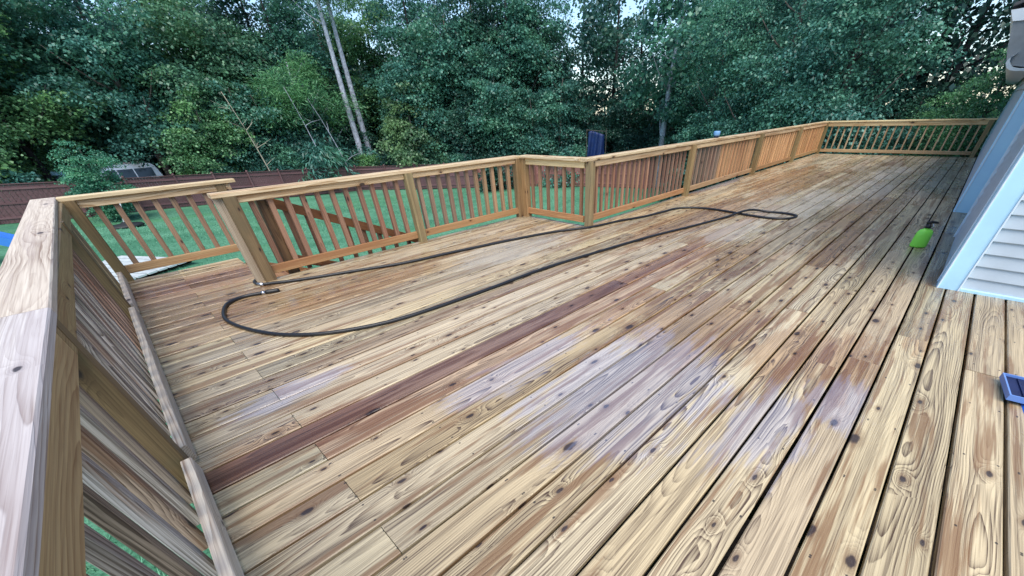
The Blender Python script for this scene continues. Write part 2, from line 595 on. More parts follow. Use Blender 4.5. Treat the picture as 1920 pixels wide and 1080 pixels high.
# ------------------------------------------------------------------ railings
CAPZ, CAPT = .9, .038
PW = .106


def post(par, x, y, z0=0.0, z1=.862, wd=PW, color=None, dx=None):
    return beam('post', (x, y, z0), (x, y, z1), dx or wd, wd, M_POST, par, color=color, ch=.006)


def balusters(par, a, b, n, z0, z1, mat, sz=.055, colors=None):
    for i in range(n):
        t = (i + .5) / n
        x, y = a[0] + (b[0] - a[0]) * t, a[1] + (b[1] - a[1]) * t
        c = colors(i, n) if colors else None
        jx = random.uniform(-.003, .003)
        beam('baluster', (x + jx, y + jx, z0), (x + random.uniform(-.004, .004), y, z1), sz, sz, mat, par, color=c, ch=.004)


# ---- left railing beside the camera
rl = empty('deck_railing', (-.42, 3.0, 0))
tag(rl, 'weathered railing in the near left corner with wide whitened cap board', 'railing', 'railing sections round the deck')
for (xa, ya, xb, yb, cc) in ((-.468, -1.2, -.466, 2.352, (.94, .97, 1.10)), (-.466, 2.356, -.522, 6.98, (1.02, 1.0, .97))):
    beam('rail_cap', (xa, ya, CAPZ - CAPT / 2), (xb, yb, CAPZ - CAPT / 2), .192, CAPT, M_CAPW, rl, color=cc, ch=.006)
beam('top_rail', (-.400, -1.2, .808), (-.400, 2.17, .808), .040, .106, M_RAIL, rl, color=(.95, .92, .85))
beam('top_rail', (-.400, 2.175, .808), (-.415, 6.80, .808), .040, .106, M_RAIL, rl, color=(.78, .78, .68))
for (ya, yb) in ((-1.2, 2.23), (2.36, 5.17), (5.29, 6.77)):
    beam('bottom_rail', (-.376, ya, .083), (-.376, yb, .083), .046, .095, M_CAPW, rl, color=(1.05, 1.03, 1.0))
for y in (-.6, 2.295, 5.23):
    post(rl, -.43, y, -.3, .86, color=(.70, .62, .50))
balusters(rl, (-.452, -1.1), (-.452, 2.2), 18, -.02, .80, M_GREY, sz=.044, colors=lambda i, n: [(1.1, 1.05, 1.0), (.95, .75, .6), (1.0, 1.0, 1.02), (.8, .66, .55)][i * 7 % 4])
balusters(rl, (-.452, 2.37), (-.456, 5.15), 15, -.02, .80, M_GREY, sz=.046, colors=lambda i, n: (.9, .62, .5) if i > 9 else (1, .92, .9))
balusters(rl, (-.456, 5.3), (-.458, 6.75), 8, -.02, .80, M_BAL, colors=lambda i, n: (.8, .85, .7))

# ---- short railing at the back left
rb = empty('deck_railing', (.2, 6.89, 0))
tag(rb, 'short back railing left of the stair opening, with a knot in its pale cap', 'railing', 'railing sections round the deck')
beam('rail_cap', (-.42, 6.90, CAPZ - CAPT / 2), (1.20, 6.90, CAPZ - CAPT / 2), .15, CAPT, M_CAP, rb, color=(1.1, 1.08, 1.02))
beam('top_rail', (-.30, 6.885, .822), (1.13, 6.885, .822), .042, .078, M_CAP, rb, color=(.95, .88, .78))
beam('bottom_rail', (-.30, 6.885, .117), (.93, 6.885, .117), .042, .09, M_RAIL, rb, color=(.95, .88, .85))
post(rb, -.355, 6.86, -.3, .862, color=(.6, .56, .42))
post(rb, 1.02, 6.90, -.3, .862, color=(.8, .74, .6))
balusters(rb, (-.27, 6.93), (.92, 6.93), 7, .075, .86, M_BAL, colors=lambda i, n: (1.05, .95, .85))

# ---- railing in front of the stairs
rc_ = empty('deck_railing', (2.8, 5.40, 0))
tag(rc_, 'middle railing in front of the descending stairs with two panels', 'railing', 'railing sections round the deck')
beam('rail_cap', (.68, 5.455, CAPZ - CAPT / 2), (4.93, 5.455, CAPZ - CAPT / 2), .165, CAPT, M_CAP, rc_, color=(1.04, 1.02, .96))
for a, b in ((.875, 2.815), (2.925, 4.86)):
    beam('top_rail', (a, 5.425, .829), (b, 5.425, .829), .042, .066, M_CAP, rc_, color=(1.0, .93, .82))
    beam('bottom_rail', (a, 5.425, .102), (b, 5.425, .102), .042, .09, M_RAIL, rc_, color=(1.1, .86, .75))
post(rc_, .825, 5.405, -.3, .862, wd=.106, color=(.74, .68, .56), dx=.118)
post(rc_, 2.872, 5.40, -.3, .862, color=(.85, .88, .75))
post(rc_, 4.885, 5.43, -.3, .862, color=(1.1, .95, .75))
beam('trim_board', (.738, 5.44, -.02), (.738, 5.44, .858), .10, .034, M_CAPW, rc_, color=(.8, .76, .66))
balusters(rc_, (.93, 5.475), (2.80, 5.475), 11, .062, .86, M_BAL, colors=lambda i, n: (1.1, .86, .76))
balusters(rc_, (2.96, 5.475), (4.80, 5.475), 11, .062, .86, M_BAL, colors=lambda i, n: (.95, .9, .86) if i < 6 else (1.35, 1.2, .95))

# ---- jog railing
rd = empty('deck_railing', (4.97, 4.7, 0))
tag(rd, 'shortest railing, at the inside corner, turned across the deck between two thick posts', 'railing', 'railing sections round the deck')
beam('rail_cap', (4.99, 5.375, CAPZ - CAPT / 2 + .003), (4.99, 4.09, CAPZ - CAPT / 2 + .003), .165, CAPT, M_CAP, rd)
beam('top_rail', (4.975, 5.29, .82), (4.975, 4.035, .82), .042, .082, M_CAP, rd, color=(1.08, 1.0, .82))
beam('bottom_rail', (4.975, 5.29, .10), (4.975, 4.035, .10), .042, .09, M_RAIL, rd, color=(1.1, .85, .72))
post(rd, 4.985, 5.335, -.3, .862, color=(1.1, .92, .72))
balusters(rd, (5.02, 5.29), (5.02, 4.04), 7, .06, .86, M_BAL, sz=.046, colors=lambda i, n: (1.2, .98, .82))

# ---- long railing
re_ = empty('deck_railing', (11.5, 4.0, 0))
tag(re_, 'longest railing along the lawn side with close set balusters, grey then orange', 'railing', 'railing sections round the deck')
EP = [5.005, 8.19, 11.80, 14.95]
beam('rail_cap', (4.92, 4.04, CAPZ - CAPT / 2), (9.1, 4.04, CAPZ - CAPT / 2), .165, CAPT, M_CAP, re_, color=(1.0, .98, .95))
beam('rail_cap', (9.104, 4.04, CAPZ - CAPT / 2), (13.0, 4.045, CAPZ - CAPT / 2), .165, CAPT, M_CAP, re_, color=(1.08, 1.06, 1.02))
beam('rail_cap', (13.004, 4.045, CAPZ - CAPT / 2), (17.86, 4.04, CAPZ - CAPT / 2), .165, CAPT, M_CAP, re_, color=(1.02, 1.0, .9))
ends = EP + [17.9]
for i in range(4):
    a, b = ends[i] + .054, ends[i + 1] - .054
    beam('top_rail', (a, 4.0, .822), (b, 4.0, .822), .042, .078, M_CAP, re_, color=(1.06, .98, .9))
    beam('bottom_rail', (a, 4.0, .10), (b, 4.0, .10), .042, .085, M_RAIL, re_, color=[(1.05, .85, .78), (1.0, .95, 1.0), (.8, .66, .6), (.75, .65, .55)][i])
    post(re_, EP[i], 3.962 if i else 3.955, -.3, .862, color=(.98, .98, .85) if i == 0 else (1.05, 1.0, .8))
    n = int(round((b - a) / (.148 if i == 0 else .187)))
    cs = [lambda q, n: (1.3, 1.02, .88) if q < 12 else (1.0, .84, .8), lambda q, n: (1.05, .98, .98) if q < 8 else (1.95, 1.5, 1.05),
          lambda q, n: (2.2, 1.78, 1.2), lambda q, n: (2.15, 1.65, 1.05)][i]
    if i == 1:
        balusters(re_, (a, 4.05), (b, 4.05), n, .06, .86, M_BAL, colors=cs)
    else:
        balusters(re_, (a, 4.05), (b, 4.05), n, .06, .86, M_BAL, colors=cs, sz=.042 if i == 0 else .085)

# ---- far railing
rf = empty('deck_railing', (17.93, 2.0, 0))
tag(rf, 'far end railing with thin pale balusters standing before the dark undergrowth', 'railing', 'railing sections round the deck')
beam('rail_cap', (17.945, 4.12, CAPZ - CAPT / 2 + .003), (17.945, -.12, CAPZ - CAPT / 2 + .003), .165, CAPT, M_CAP, rf, color=(1.12, 1.1, .92))
beam('top_rail', (17.91, 3.93, .81), (17.91, .03, .81), .042, .10, M_CAP, rf, color=(1.1, 1.02, .82))
beam('bottom_rail', (17.91, 3.93, .10), (17.91, .03, .10), .042, .085, M_CAP, rf, color=(1.0, .86, .72))
post(rf, 17.90, 3.985, -.3, .862, color=(1.0, 1.0, .75))
post(rf, 17.90, -.03, -.3, .862, color=(.95, .95, .75))
balusters(rf, (17.95, 3.9), (17.95, .06), 20, .06, .86, M_CAP, sz=.042, colors=lambda i, n: (.8, .75, .7))

# ------------------------------------------------------------------ stairs
st = empty('stairs', (.8, 6.15, 0))
tag(st, 'wooden stairs dropping to the lawn behind the middle railing with a dark sloping handrail', 'stairs')
slope = -.44
nst = 17
zb = gz(6.5)
for i in range(1, nst):
    x = .80 + .36 * i
    z = -.04 + slope * .36 * i
    if z < gz(x) + .05: break
    beam('tread', (x - .16, 5.60, z), (x - .16, 6.80, z), .36, .036, M_RAIL, st, color=(.8, .6, .5), up=(0, 0, 1))
    last = (x, z)
for y in (5.575, 6.83):
    beam('stringer', (.83, y, -.14), (last[0] + .1, y, -.14 + slope * (last[0] + .1 - .83)), .04, .24, M_RAIL, st, color=(.6, .42, .34))
    for (xp, top) in ((1.13, .80), (3.6, None), (last[0] - .1, None)):
        zt = .78 + slope * (xp - 1.13)
        if y > 6 and xp < 2: continue
        beam('post', (xp, y, max(gz(xp) - .1, -.6 + slope * (xp - .8) - .2)), (xp, y, zt), .11, .11, M_POST, st, color=(.55, .42, .32))
for y in (5.575,):
    x0, x1 = 1.2, last[0]
    beam('handrail', (x0, y + .06, .74 + slope * (x0 - 1.2)), (x1, y + .06, .74 + slope * (x1 - 1.2)), .04, .10, M_RAIL, st, color=(.62, .38, .3))
    beam('lower_rail', (x0, y + .06, .12 + slope * (x0 - 1.2)), (x1, y + .06, .12 + slope * (x1 - 1.2)), .04, .09, M_RAIL, st, color=(.62, .4, .32))
    nb = 26
    for i in range(nb):
        x = x0 + (x1 - x0) * (i + .7) / nb
        zz = slope * (x - 1.2)
        beam('baluster', (x, y + .105, .02 + zz), (x, y + .105, .74 + zz), .05, .05, M_BAL, st, color=(.9, .68, .58))

# ------------------------------------------------------------------ house
hs = empty('house', (6.2, -1.5, 0))
tag(hs, 'pale blue trimmed house corner with lap siding at the right edge', 'house')


def solid(name, x0, x1, y0, y1, z0, z1, mat, par, color=None):
    return beam(name, (x0, (y0 + y1) / 2, (z0 + z1) / 2), (x1, (y0 + y1) / 2, (z0 + z1) / 2), y1 - y0, z1 - z0, mat, par, color=color, ch=.002)


solid('wall', 5.062, 7.27, -5.5, -.315, -.02, 2.9, M_SIDE, hs)
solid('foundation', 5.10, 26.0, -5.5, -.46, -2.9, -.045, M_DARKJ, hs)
solid('wall', 7.272, 9.03, -5.5, -.43, -.02, 2.898, M_SIDE, hs)
solid('wall', 9.034, 26.0, -5.5, -.19, -.02, 2.9, M_SIDE, hs)
LP = .1035
for i in range(25):
    z = .022 + LP * i
    # front face laps (face -X)
    m_ = Matrix(((0, -math.sin(.12), -math.cos(.12) * 0 - 0, 0), (1, 0, 0, 0), (0, 0, 1, 0), (0, 0, 0, 1)))
    beam('siding_board', (5.052, -.442, z + LP / 2), (5.052, -5.4, z + LP / 2), .014, LP + .010, M_SIDE, hs, up=(.21, 0, 1), ch=.002)
    # side face laps (face +Y)
    beam('siding_board', (5.21, -.302, z + LP / 2), (7.268, -.302, z + LP / 2), .014, LP + .010, M_SIDE, hs, up=(0, -.21, 1), color=(.92, .86, .95), ch=.002)
    beam('siding_board', (9.235, -.178, z + LP / 2), (26.0, -.178, z + LP / 2), .014, LP + .010, M_SIDE, hs, up=(0, -.21, 1), color=(1.0, .95, .97), ch=.002)
beam('corner_board', (5.03, -.363, .0), (5.03, -.363, 2.88), .156, .022, M_TRIM, hs, up=(1, 0, 0), ch=.003)
beam('corner_board', (5.128, -.290, .0), (5.128, -.290, 2.88), .022, .170, M_TRIM, hs, up=(1, 0, 0), ch=.003)
beam('corner_board', (9.012, -.29, .0), (9.012, -.29, 2.88), .25, .022, M_TRIM, hs, up=(1, 0, 0), ch=.003)
beam('corner_board', (9.128, -.170, .0), (9.128, -.170, 2.88), .022, .206, M_TRIM, hs, up=(1, 0, 0), ch=.003)
for (bx_, by_) in ((5.014, -.4365), (5.014, -.289), (8.996, -.18)):
    beam('trim_bead', (bx_, by_, .0), (bx_, by_, 2.88), .012, .012, M_WHITE2, hs, ch=.003)
beam('trim_bead', (5.22, -.276, .0), (5.22, -.276, 2.88), .014, .012, M_WHITE2, hs, ch=.003)
beam('end_channel', (7.272, -.285, .0), (7.272, -.285, 2.88), .02, .03, M_WHITE2, hs, ch=.003)
beam('skirt_trim', (5.032, -.445, .012), (5.032, -5.4, .012), .03, .03, M_TRIM, hs)


def extrude_x(poly, x0, x1):
    n = len(poly)
    V = [(x0, y, z) for y, z in poly] + [(x1, y, z) for y, z in poly]
    F = [list(range(n - 1, -1, -1)), list(range(n, 2 * n))]
    for i in range(n):
        j = (i + 1) % n
        F.append([i, j, n + j, n + i])
    return V, F


V, F = extrude_x([(-.10, 1.70), (.145, 1.74), (.20, 1.80), (.25, 1.90), (.30, 2.05), (.355, 2.21), (-.10, 2.20)], 10.02, 26.0)
gt = obj('eave_box', mesh('eave', V, F), M_GUTTER, hs, Matrix.Identity(4))
V, F = extrude_x([(-.10, 2.205), (.36, 2.215), (.44, 2.335), (-.10, 2.36)], 10.0, 26.0)
obj('fascia', mesh('fascia', V, F), plain('white_fascia', (.8, .86, .9), .4), hs, Matrix.Identity(4))
lip = spline([(10.0, -.12, 1.665), (10.0, .06, 1.675), (10.0, .135, 1.70), (10.0, .185, 1.755), (10.0, .19, 1.80), (10.0, .15, 1.84)], 5)
vf = []
for q in (0, 1):
    pass
pl = [(p.y, p.z) for p in lip]
outer = pl
inner = [(y - .028 if i > 4 else y, z + .03) for i, (y, z) in enumerate(pl)]
V, F = extrude_x(outer + inner[::-1], 9.96, 26.0)
obj('gutter_lip', mesh('lip', V, F), plain('pale_gutter', (.62, .68, .70), .35), hs, Matrix.Identity(4))
# roof behind the eave
V, F = extrude_x([(.44, 2.365), (.44, 2.40), (-5.5, 4.6), (-5.5, 4.55)], 9.98, 26.0)
obj('roof', mesh('roof', V, F), M_ROOF, hs, Matrix.Identity(4))
V, F = extrude_x([(-.2, 2.905), (-.2, 2.94), (-5.6, 4.2), (-5.6, 4.15)], 4.9, 9.97)
obj('roof', mesh('roof', V, F), M_ROOF, hs, Matrix.Identity(4))

# ------------------------------------------------------------------ fences


def fence(label, pts, color, height=1.82):
    f = empty('privacy_fence', (*pts[0], gz(pts[0][0])))
    tag(f, label, 'fence', 'privacy fences round the lawn')
    P = [Vector((x, y, 0)) for x, y in pts]
    segs = []
    for a, b in zip(P, P[1:]):
        L = (b - a).length
        n = max(1, round(L / 2.5))
        for i in range(n):
            segs.append((a.lerp(b, i / n), a.lerp(b, (i + 1) / n)))
    for a, b in segs:
        d = (b - a).normalized()
        nrm = Vector((d.y, -d.x, 0))
        if nrm.dot(Vector((0, 0, 0)) - a) < 0: nrm = -nrm
        za, zb_ = gz(a.x), gz(b.x)
        n = 17
        items = []
        for i in range(n):
            t0, t1 = (i + .03) / n, (i + .97) / n
            c0, c1 = a.lerp(b, t0), a.lerp(b, t1)
            mid = (c0 + c1) / 2
            z = gz(mid.x)
            w_ = (c1 - c0).length
            top = z + height + random.uniform(-.015, .015)
            items.append((mid, w_, z, top))
        V, F = [], []
        for mid, w_, z, top in items:
            k = len(V)
            for sx in (-1, 1):
                for sn in (-1, 1):
                    for zz in (z + .03, top):
                        q = mid + d * (sx * w_ / 2) + nrm * (sn * .01)
                        V.append((q.x, q.y, zz))
            F += [[k, k + 1, k + 3, k + 2], [k + 4, k + 6, k + 7, k + 5], [k, k + 4, k + 5, k + 1], [k + 2, k + 3, k + 7, k + 6], [k + 1, k + 5, k + 7, k + 3]]
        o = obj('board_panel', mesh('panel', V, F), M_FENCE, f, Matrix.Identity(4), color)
        for h_ in (.28, .95, 1.62):
            off = nrm * .032
            beam('rail', a + off + Vector((0, 0, za + h_)), b + off + Vector((0, 0, zb_ + h_)), .04, .09, M_FENCE, f, color=tuple(q * 1.15 for q in color))
        beam('cap_rail', a + Vector((0, 0, za + height + .02)), b + Vector((0, 0, zb_ + height + .02)), .14, .04, M_FENCE, f, color=tuple(q * .75 for q in color))
        p = a + nrm * .07
        beam('post', p + Vector((0, 0, za - .1)), p + Vector((0, 0, za + height + .03)), .1, .1, M_FENCE, f, color=color)
        hd = obj('post_cap', mesh('cap', *lathe([(.06, 0), (.085, .04), (.07, .10), (.02, .13)], 8)), M_FENCE, f, Matrix.Translation(p + Vector((0, 0, za + height + .03))), color)
    return f


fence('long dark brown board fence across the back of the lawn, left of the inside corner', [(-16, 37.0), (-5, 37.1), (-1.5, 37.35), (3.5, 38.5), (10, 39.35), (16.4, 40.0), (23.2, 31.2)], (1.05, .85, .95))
fence('sunlit reddish board fence seen through the balusters right of the inside corner', [(23.3, 31.0), (26.3, 26.8), (28.6, 22.6), (30.2, 18.3), (32.6, 15.6), (37, 9), (40, 2), (41, -6)], (2.2, 1.5, 1.35))  # the sunlit look is put into the boards' brighter tint

# ------------------------------------------------------------------ foliage


def leaf_mat(name, dark, light, gloss=.42, tr=.25):
    m = NT(name)
    g = m.node('ShaderNodeNewGeometry')
    oi = m.node('ShaderNodeObjectInfo')
    c = m.mix(g.outputs['Random Per Island'], dark, light)
    P = m.node('ShaderNodeTexCoord').outputs['Object']
    n = m.noise(P, .45, 2.0)
    c = m.mix(m.math('MULTIPLY', m.step(n, .42, .62), .5), c, tuple(q * k for q, k in zip(light, (1.25, 1.15, .85))))
    c = m.mix(1.0, c, oi.outputs['Color'], 'MULTIPLY')
    m.set(m.b.inputs['Base Color'], c)
    m.b.inputs['Roughness'].default_value = gloss
    m.b.inputs['Specular IOR Level'].default_value = .5
    tn = m.node('ShaderNodeBsdfTranslucent')
    m.set(tn.inputs[0], c)
    mx = m.node('ShaderNodeMixShader')
    mx.inputs[0].default_value = tr
    m.t.links.new(m.b.outputs[0], mx.inputs[1])
    m.t.links.new(tn.outputs[0], mx.inputs[2])
    m.t.links.new(mx.outputs[0], m.t.nodes['Material Output'].inputs[0])
    return m.m


M_LEAF = leaf_mat('broad_leaf', (.014, .060, .044), (.125, .285, .20), .32, .35)
M_BARK = plain('bark', (.10, .085, .075), .9, var=.45, scale=5)
M_BARKP = plain('pale_bark', (.36, .38, .44), .9, var=.35, scale=6)
M_BARKD = plain('dark_bark', (.022, .02, .022), .9, var=.4, scale=5)


def nrm3(a): return a / np.maximum(np.linalg.norm(a, axis=1, keepdims=True), 1e-9)


def leaves_mesh(name, C, N, size, rng, droop=.35, width=.42, up=.65):
    n = len(C)
    out = nrm3(N + rng.normal(0, .45, (n, 3)))
    tip = nrm3(out * [1, 1, .4] + rng.normal(0, .5, (n, 3)) - [0, 0, droop])
    nor = nrm3(out * (1 - up) + np.array([0, 0, up]) + rng.normal(0, .35, (n, 3)))
    side = nrm3(np.cross(tip, nor))
    nor = np.cross(side, tip)
    L = (size * rng.uniform(.6, 1.35, n))[:, None]
    W = L * width
    V = np.zeros((n, 4, 3))
    V[:, 0] = C
    V[:, 1] = C + tip * L * .45 + side * W + nor * L * .08
    V[:, 2] = C + tip * L
    V[:, 3] = C + tip * L * .5 - side * W + nor * L * .08
    return soup(name, V.reshape(-1, 3), 4)


def crown_points(rng, lobes, sprays, per, spread, shell=.35, flat=.35):
    """lobes: (cx,cy,cz,rx,ry,rz). Sprays of leaves hang on the lobes' shells."""
    w_ = np.array([l[3] * l[5] for l in lobes])
    idx = rng.choice(len(lobes), sprays, p=w_ / w_.sum())
    Lb = np.array(lobes)[idx]
    d = nrm3(rng.normal(0, 1, (sprays, 3)) + [0, 0, .55])
    r_ = 1 - rng.random(sprays) ** 1.6 * shell
    c = Lb[:, :3] + d * Lb[:, 3:] * r_[:, None]
    C = np.repeat(c, per, 0)
    D = np.repeat(d, per, 0)
    off = rng.normal(0, 1, (sprays * per, 3)) * spread * np.array([1, 1, flat])
    rad = np.linalg.norm(off[:, :2], axis=1)
    off[:, 2] -= rad * rad / (spread * 2.2) * .35
    return C + off, nrm3(D * .6 + off / spread * .7)


def make_lobes(rng, r, h0, h1, n):
    L = []
    for i in range(n):
        t = (i + rng.random()) / n
        z = h0 + (h1 - h0) * t
        env = r * (.55 + .45 * math.sin(math.pi * min(1, .25 + t * .75))) * (1.0 if t < .75 else 1.15 - .9 * (t - .75) * 2)
        a = rng.uniform(0, 2 * math.pi)
        q = env * rng.uniform(.25, .9)
        s = env * rng.uniform(.28, .5)
        L.append((q * math.cos(a), q * math.sin(a), z, s, s, s * rng.uniform(.4, .65)))
    return L


def trunk_mesh(rng, h, r, lean=.3, limbs=7, lo=.3, n=8):
    if h > 15: lo = .74
    pts, rad = [], []
    wx, wy = rng.normal(0, lean, 2)
    for i in range(9):
        t = i / 8
        pts.append((wx * t * t + .12 * math.sin(4 * t + wx), wy * t * t + .1 * math.sin(5 * t), h * t))
        rad.append(r * (1 - .8 * t) * (1.25 if i == 0 else 1))
    parts = [tube(pts, rad, n)]
    for i in range(limbs):
        t = lo + (.95 - lo) * (i + rng.random() * .6) / limbs
        a = rng.uniform(0, 2 * math.pi)
        b = Vector(pts[min(8, int(t * 8))])
        ln = h * .26 * (1.1 - t) + .6
        dv = Vector((math.cos(a), math.sin(a), .55))
        q = [b, b + dv * ln * .45, b + dv * ln * .8 + Vector((0, 0, .12 * ln)), b + dv * ln * 1.15 + Vector((0, 0, .3 * ln))]
        rr = r * (1 - .8 * t) * .5
        parts.append(tube(q, [rr, rr * .7, rr * .45, rr * .15], 6))
    V, F = join(parts)
    return V, F


PROTO = {}


def proto_tree(key, seed, r, h0, h1, htr, rtr, nl, sprays, per, leaf, spread, bark=M_BARK, width=.42, droop=.35, up=.65, shell=.4, flat=.35, limbs=7):
    rng = np.random.default_rng(seed)
    lob = make_lobes(rng, r, h0, h1, nl)
    C, N = crown_points(rng, lob, sprays, per, spread, shell, flat)
    cm = leaves_mesh('crown', C, N, leaf, rng, droop, width, up)
    cm.materials.append(M_LEAF)
    tv, tf = trunk_mesh(rng, htr, rtr, limbs=limbs)
    tm = mesh('trunk', tv, tf, True)
    tm.materials.append(bark)
    PROTO[key] = (tm, cm)


proto_tree('tall_a', 11, 4.6, 3.0, 14.5, 13.5, .30, 48, 1600, 20, .20, .38, flat=.2, up=.75)
proto_tree('tall_b', 12, 4.2, 2.0, 15.0, 14.0, .26, 46, 1500, 20, .19, .36, bark=M_BARKD, flat=.2, up=.75)
proto_tree('tall_c', 13, 5.0, 3.0, 13.0, 12.5, .32, 48, 1600, 20, .21, .42, flat=.2, up=.75)
proto_tree('mid_a', 21, 3.0, .6, 7.5, 7.0, .14, 34, 1100, 18, .16, .27, flat=.2)
proto_tree('mid_b', 22, 2.7, .5, 6.5, 6.0, .12, 30, 1000, 18, .15, .25, flat=.2)
proto_tree('big_leaf', 31, 3.9, 1.0, 11.5, 11, .26, 56, 2000, 22, .125, .30, width=.34, droop=.3, flat=.16, up=.8)
proto_tree('big_leaf_b', 32, 3.6, .5, 9.5, 9, .22, 50, 1800, 22, .12, .28, width=.34, droop=.3, flat=.16, up=.8)
proto_tree('pine', 41, 2.9, 12.6, 18.5, 18.0, .31, 16, 520, 20, .34, .5, bark=M_BARKP, width=.07, droop=.1, up=.3, flat=.6, limbs=10)
proto_tree('low_pine', 42, 3.2, 4.2, 8.2, 8.0, .16, 16, 700, 22, .30, .45, bark=M_BARKP, width=.08, droop=.1, up=.3, flat=.5, limbs=10)
proto_tree('open', 51, 4.2, 3.6, 13.5, 13.0, .26, 22, 420, 15, .27, .42, bark=M_BARKD, limbs=11)
proto_tree('open_grey', 52, 4.2, 4.6, 13.5, 13.0, .30, 24, 560, 15, .26, .40, bark=M_BARKP, limbs=9)
proto_tree('bush_a', 61, 1.9, .15, 2.6, 1.8, .05, 20, 520, 15, .16, .22)
proto_tree('bush_b', 62, 2.2, .15, 2.1, 1.6, .05, 20, 520, 15, .19, .26, width=.25, droop=.6)
proto_tree('vine', 71, 2.4, .3, 6.4, 6.0, .10, 26, 900, 16, .17, .24, droop=.7, up=.45)
proto_tree('sumac', 81, 2.3, .5, 3.6, 3.2, .06, 16, 330, 16, .36, .34, width=.13, droop=.75, flat=.2)

first = {}


def plant(name, key, x, y, s, color, label, cat, group=None, rz=None, sz=None, trunk_color=None, z=None):
    tm, cm = PROTO[key]
    rz = random.uniform(0, 6.28) if rz is None else rz
    o = empty(name, (x, y, (gz(x) if z is None else z) - .05), rz)
    o.scale = (s, s, s * (sz or 1.0))
    WM[o.name] = WM[o.name] @ Matrix.Diagonal((s, s, s * (sz or 1.0), 1.0))
    tag(o, label, cat, group)
    t = obj('trunk', tm, None, o, WM[o.name], trunk_color)
    c = obj('crown' if cat == 'tree' else 'foliage', cm, None, o, WM[o.name], color)
    return o


def pol(az, d): return d * math.cos(R(az)), d * math.sin(R(az))


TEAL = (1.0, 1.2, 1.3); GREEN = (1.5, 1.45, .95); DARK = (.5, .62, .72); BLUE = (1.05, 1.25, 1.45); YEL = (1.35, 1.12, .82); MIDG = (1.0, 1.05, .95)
# tall woodland trees beyond the fences
TALL = [
    (102, 46, 1.0, 'tall_c', GREEN), (97, 49, 1.0, 'tall_a', GREEN), (93, 47, .95, 'tall_b', GREEN), (89.5, 52, 1.05, 'tall_c', TEAL), (85, 47, .95, 'tall_a', BLUE), (80.5, 51, 1.0, 'tall_b', GREEN),
    (77.5, 48, .95, 'tall_c', MIDG), (73.5, 53, 1.05, 'tall_a', DARK), (71.5, 50, 1.0, 'tall_b', TEAL), (67, 56, 1.05, 'tall_c', TEAL), (63, 54, 1.0, 'tall_a', GREEN),
    (58.5, 48, 1.0, 'tall_b', BLUE), (55, 46, .95, 'tall_c', TEAL), (51.5, 48, 1.05, 'tall_a', DARK), (48, 44, .95, 'tall_b', TEAL), (46, 48, 1.0, 'tall_c', DARK), (44.6, 47, .95, 'tall_b', TEAL),
    (23.5, 41, 1.0, 'tall_a', TEAL), (20, 43, 1.0, 'tall_c', DARK), (14, 42, 1.0, 'tall_b', TEAL),
    (-7, 36, 1.0, 'tall_a', TEAL), (69, 61, 1.1, 'tall_b', DARK), (83, 60, 1.1, 'tall_c', DARK), (91, 60, 1.1, 'tall_a', DARK),
    (57, 58, 1.1, 'tall_b', DARK), (51, 57, 1.1, 'tall_c', DARK), (76, 62, 1.1, 'tall_a', DARK)]
ORD = ['first', 'second', 'third', 'fourth', 'fifth', 'sixth', 'seventh', 'eighth', 'ninth', 'tenth', 'eleventh', 'twelfth', 'thirteenth', 'fourteenth', 'fifteenth', 'sixteenth', 'seventeenth', 'eighteenth', 'nineteenth', 'twentieth',
       'twenty-first', 'twenty-second', 'twenty-third', 'twenty-fourth', 'twenty-fifth', 'twenty-sixth', 'twenty-seventh', 'twenty-eighth', 'twenty-ninth', 'thirtieth', 'thirty-first']


def fence_d(az):
    FP = [(-16, 37.0), (-5, 37.1), (3.5, 38.5), (10, 39.35), (16.4, 40.0), (23.2, 31.2), (28.6, 22.6), (32.6, 15.6), (37, 9), (40, 2), (41, -6)]
    u = Vector((math.cos(R(az)), math.sin(R(az))))
    for a, b in zip(FP, FP[1:]):
        a, b = Vector(a), Vector(b)
        e = b - a
        den = u.x * e.y - u.y * e.x
        t = (a.x * e.y - a.y * e.x) / den
        q = (a.x * u.y - a.y * u.x) / den
        if t > 0 and -.001 <= q <= 1.001: return t
    return 40.0


KIND = {'tall_a': 'broad full crowned woodland tree, %s tall tree from the left', 'tall_b': 'dark trunked narrow woodland tree, %s tall tree from the left',
        'tall_c': 'spreading woodland tree with heavy boughs, %s tall tree from the left'}
TALL.sort(key=lambda t: -t[0])
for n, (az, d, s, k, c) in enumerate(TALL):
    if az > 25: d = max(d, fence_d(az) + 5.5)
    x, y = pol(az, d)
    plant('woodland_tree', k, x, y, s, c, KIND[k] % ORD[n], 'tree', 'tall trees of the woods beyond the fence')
MID = [(98, 43, 'mid_a', GREEN), (96.5, 43, 'mid_a', GREEN), (80.8, 43.5, 'mid_b', GREEN), (77.5, 44.5, 'mid_a', TEAL), (75, 45, 'mid_b', TEAL),
       (57, 47, 'mid_a', TEAL), (53, 43, 'mid_b', DARK), (49.5, 41.5, 'mid_a', TEAL), (45.5, 40, 'mid_b', TEAL), (42.5, 39, 'mid_a', BLUE), (39, 41, 'mid_b', DARK), (34, 41, 'mid_a', DARK),
       (31.5, 37, 'mid_b', DARK), (67.5, 49, 'mid_b', DARK), (71.5, 46, 'mid_a', DARK)]
MID.sort(key=lambda t: -t[0])
for i, (az, d, k, c) in enumerate(MID):
    d = max(d, fence_d(az) + 4.0)
    x, y = pol(az, d)
    plant('understory_tree', k, x, y, random.uniform(.9, 1.15) * (.8 if 30 < az < 41 else 1), c,
          {'mid_a': 'bushy young tree at the wood edge, %s young tree from the left', 'mid_b': 'slim young tree at the wood edge, %s young tree from the left'}[k] % ORD[i], 'tree', 'young trees at the wood edge')
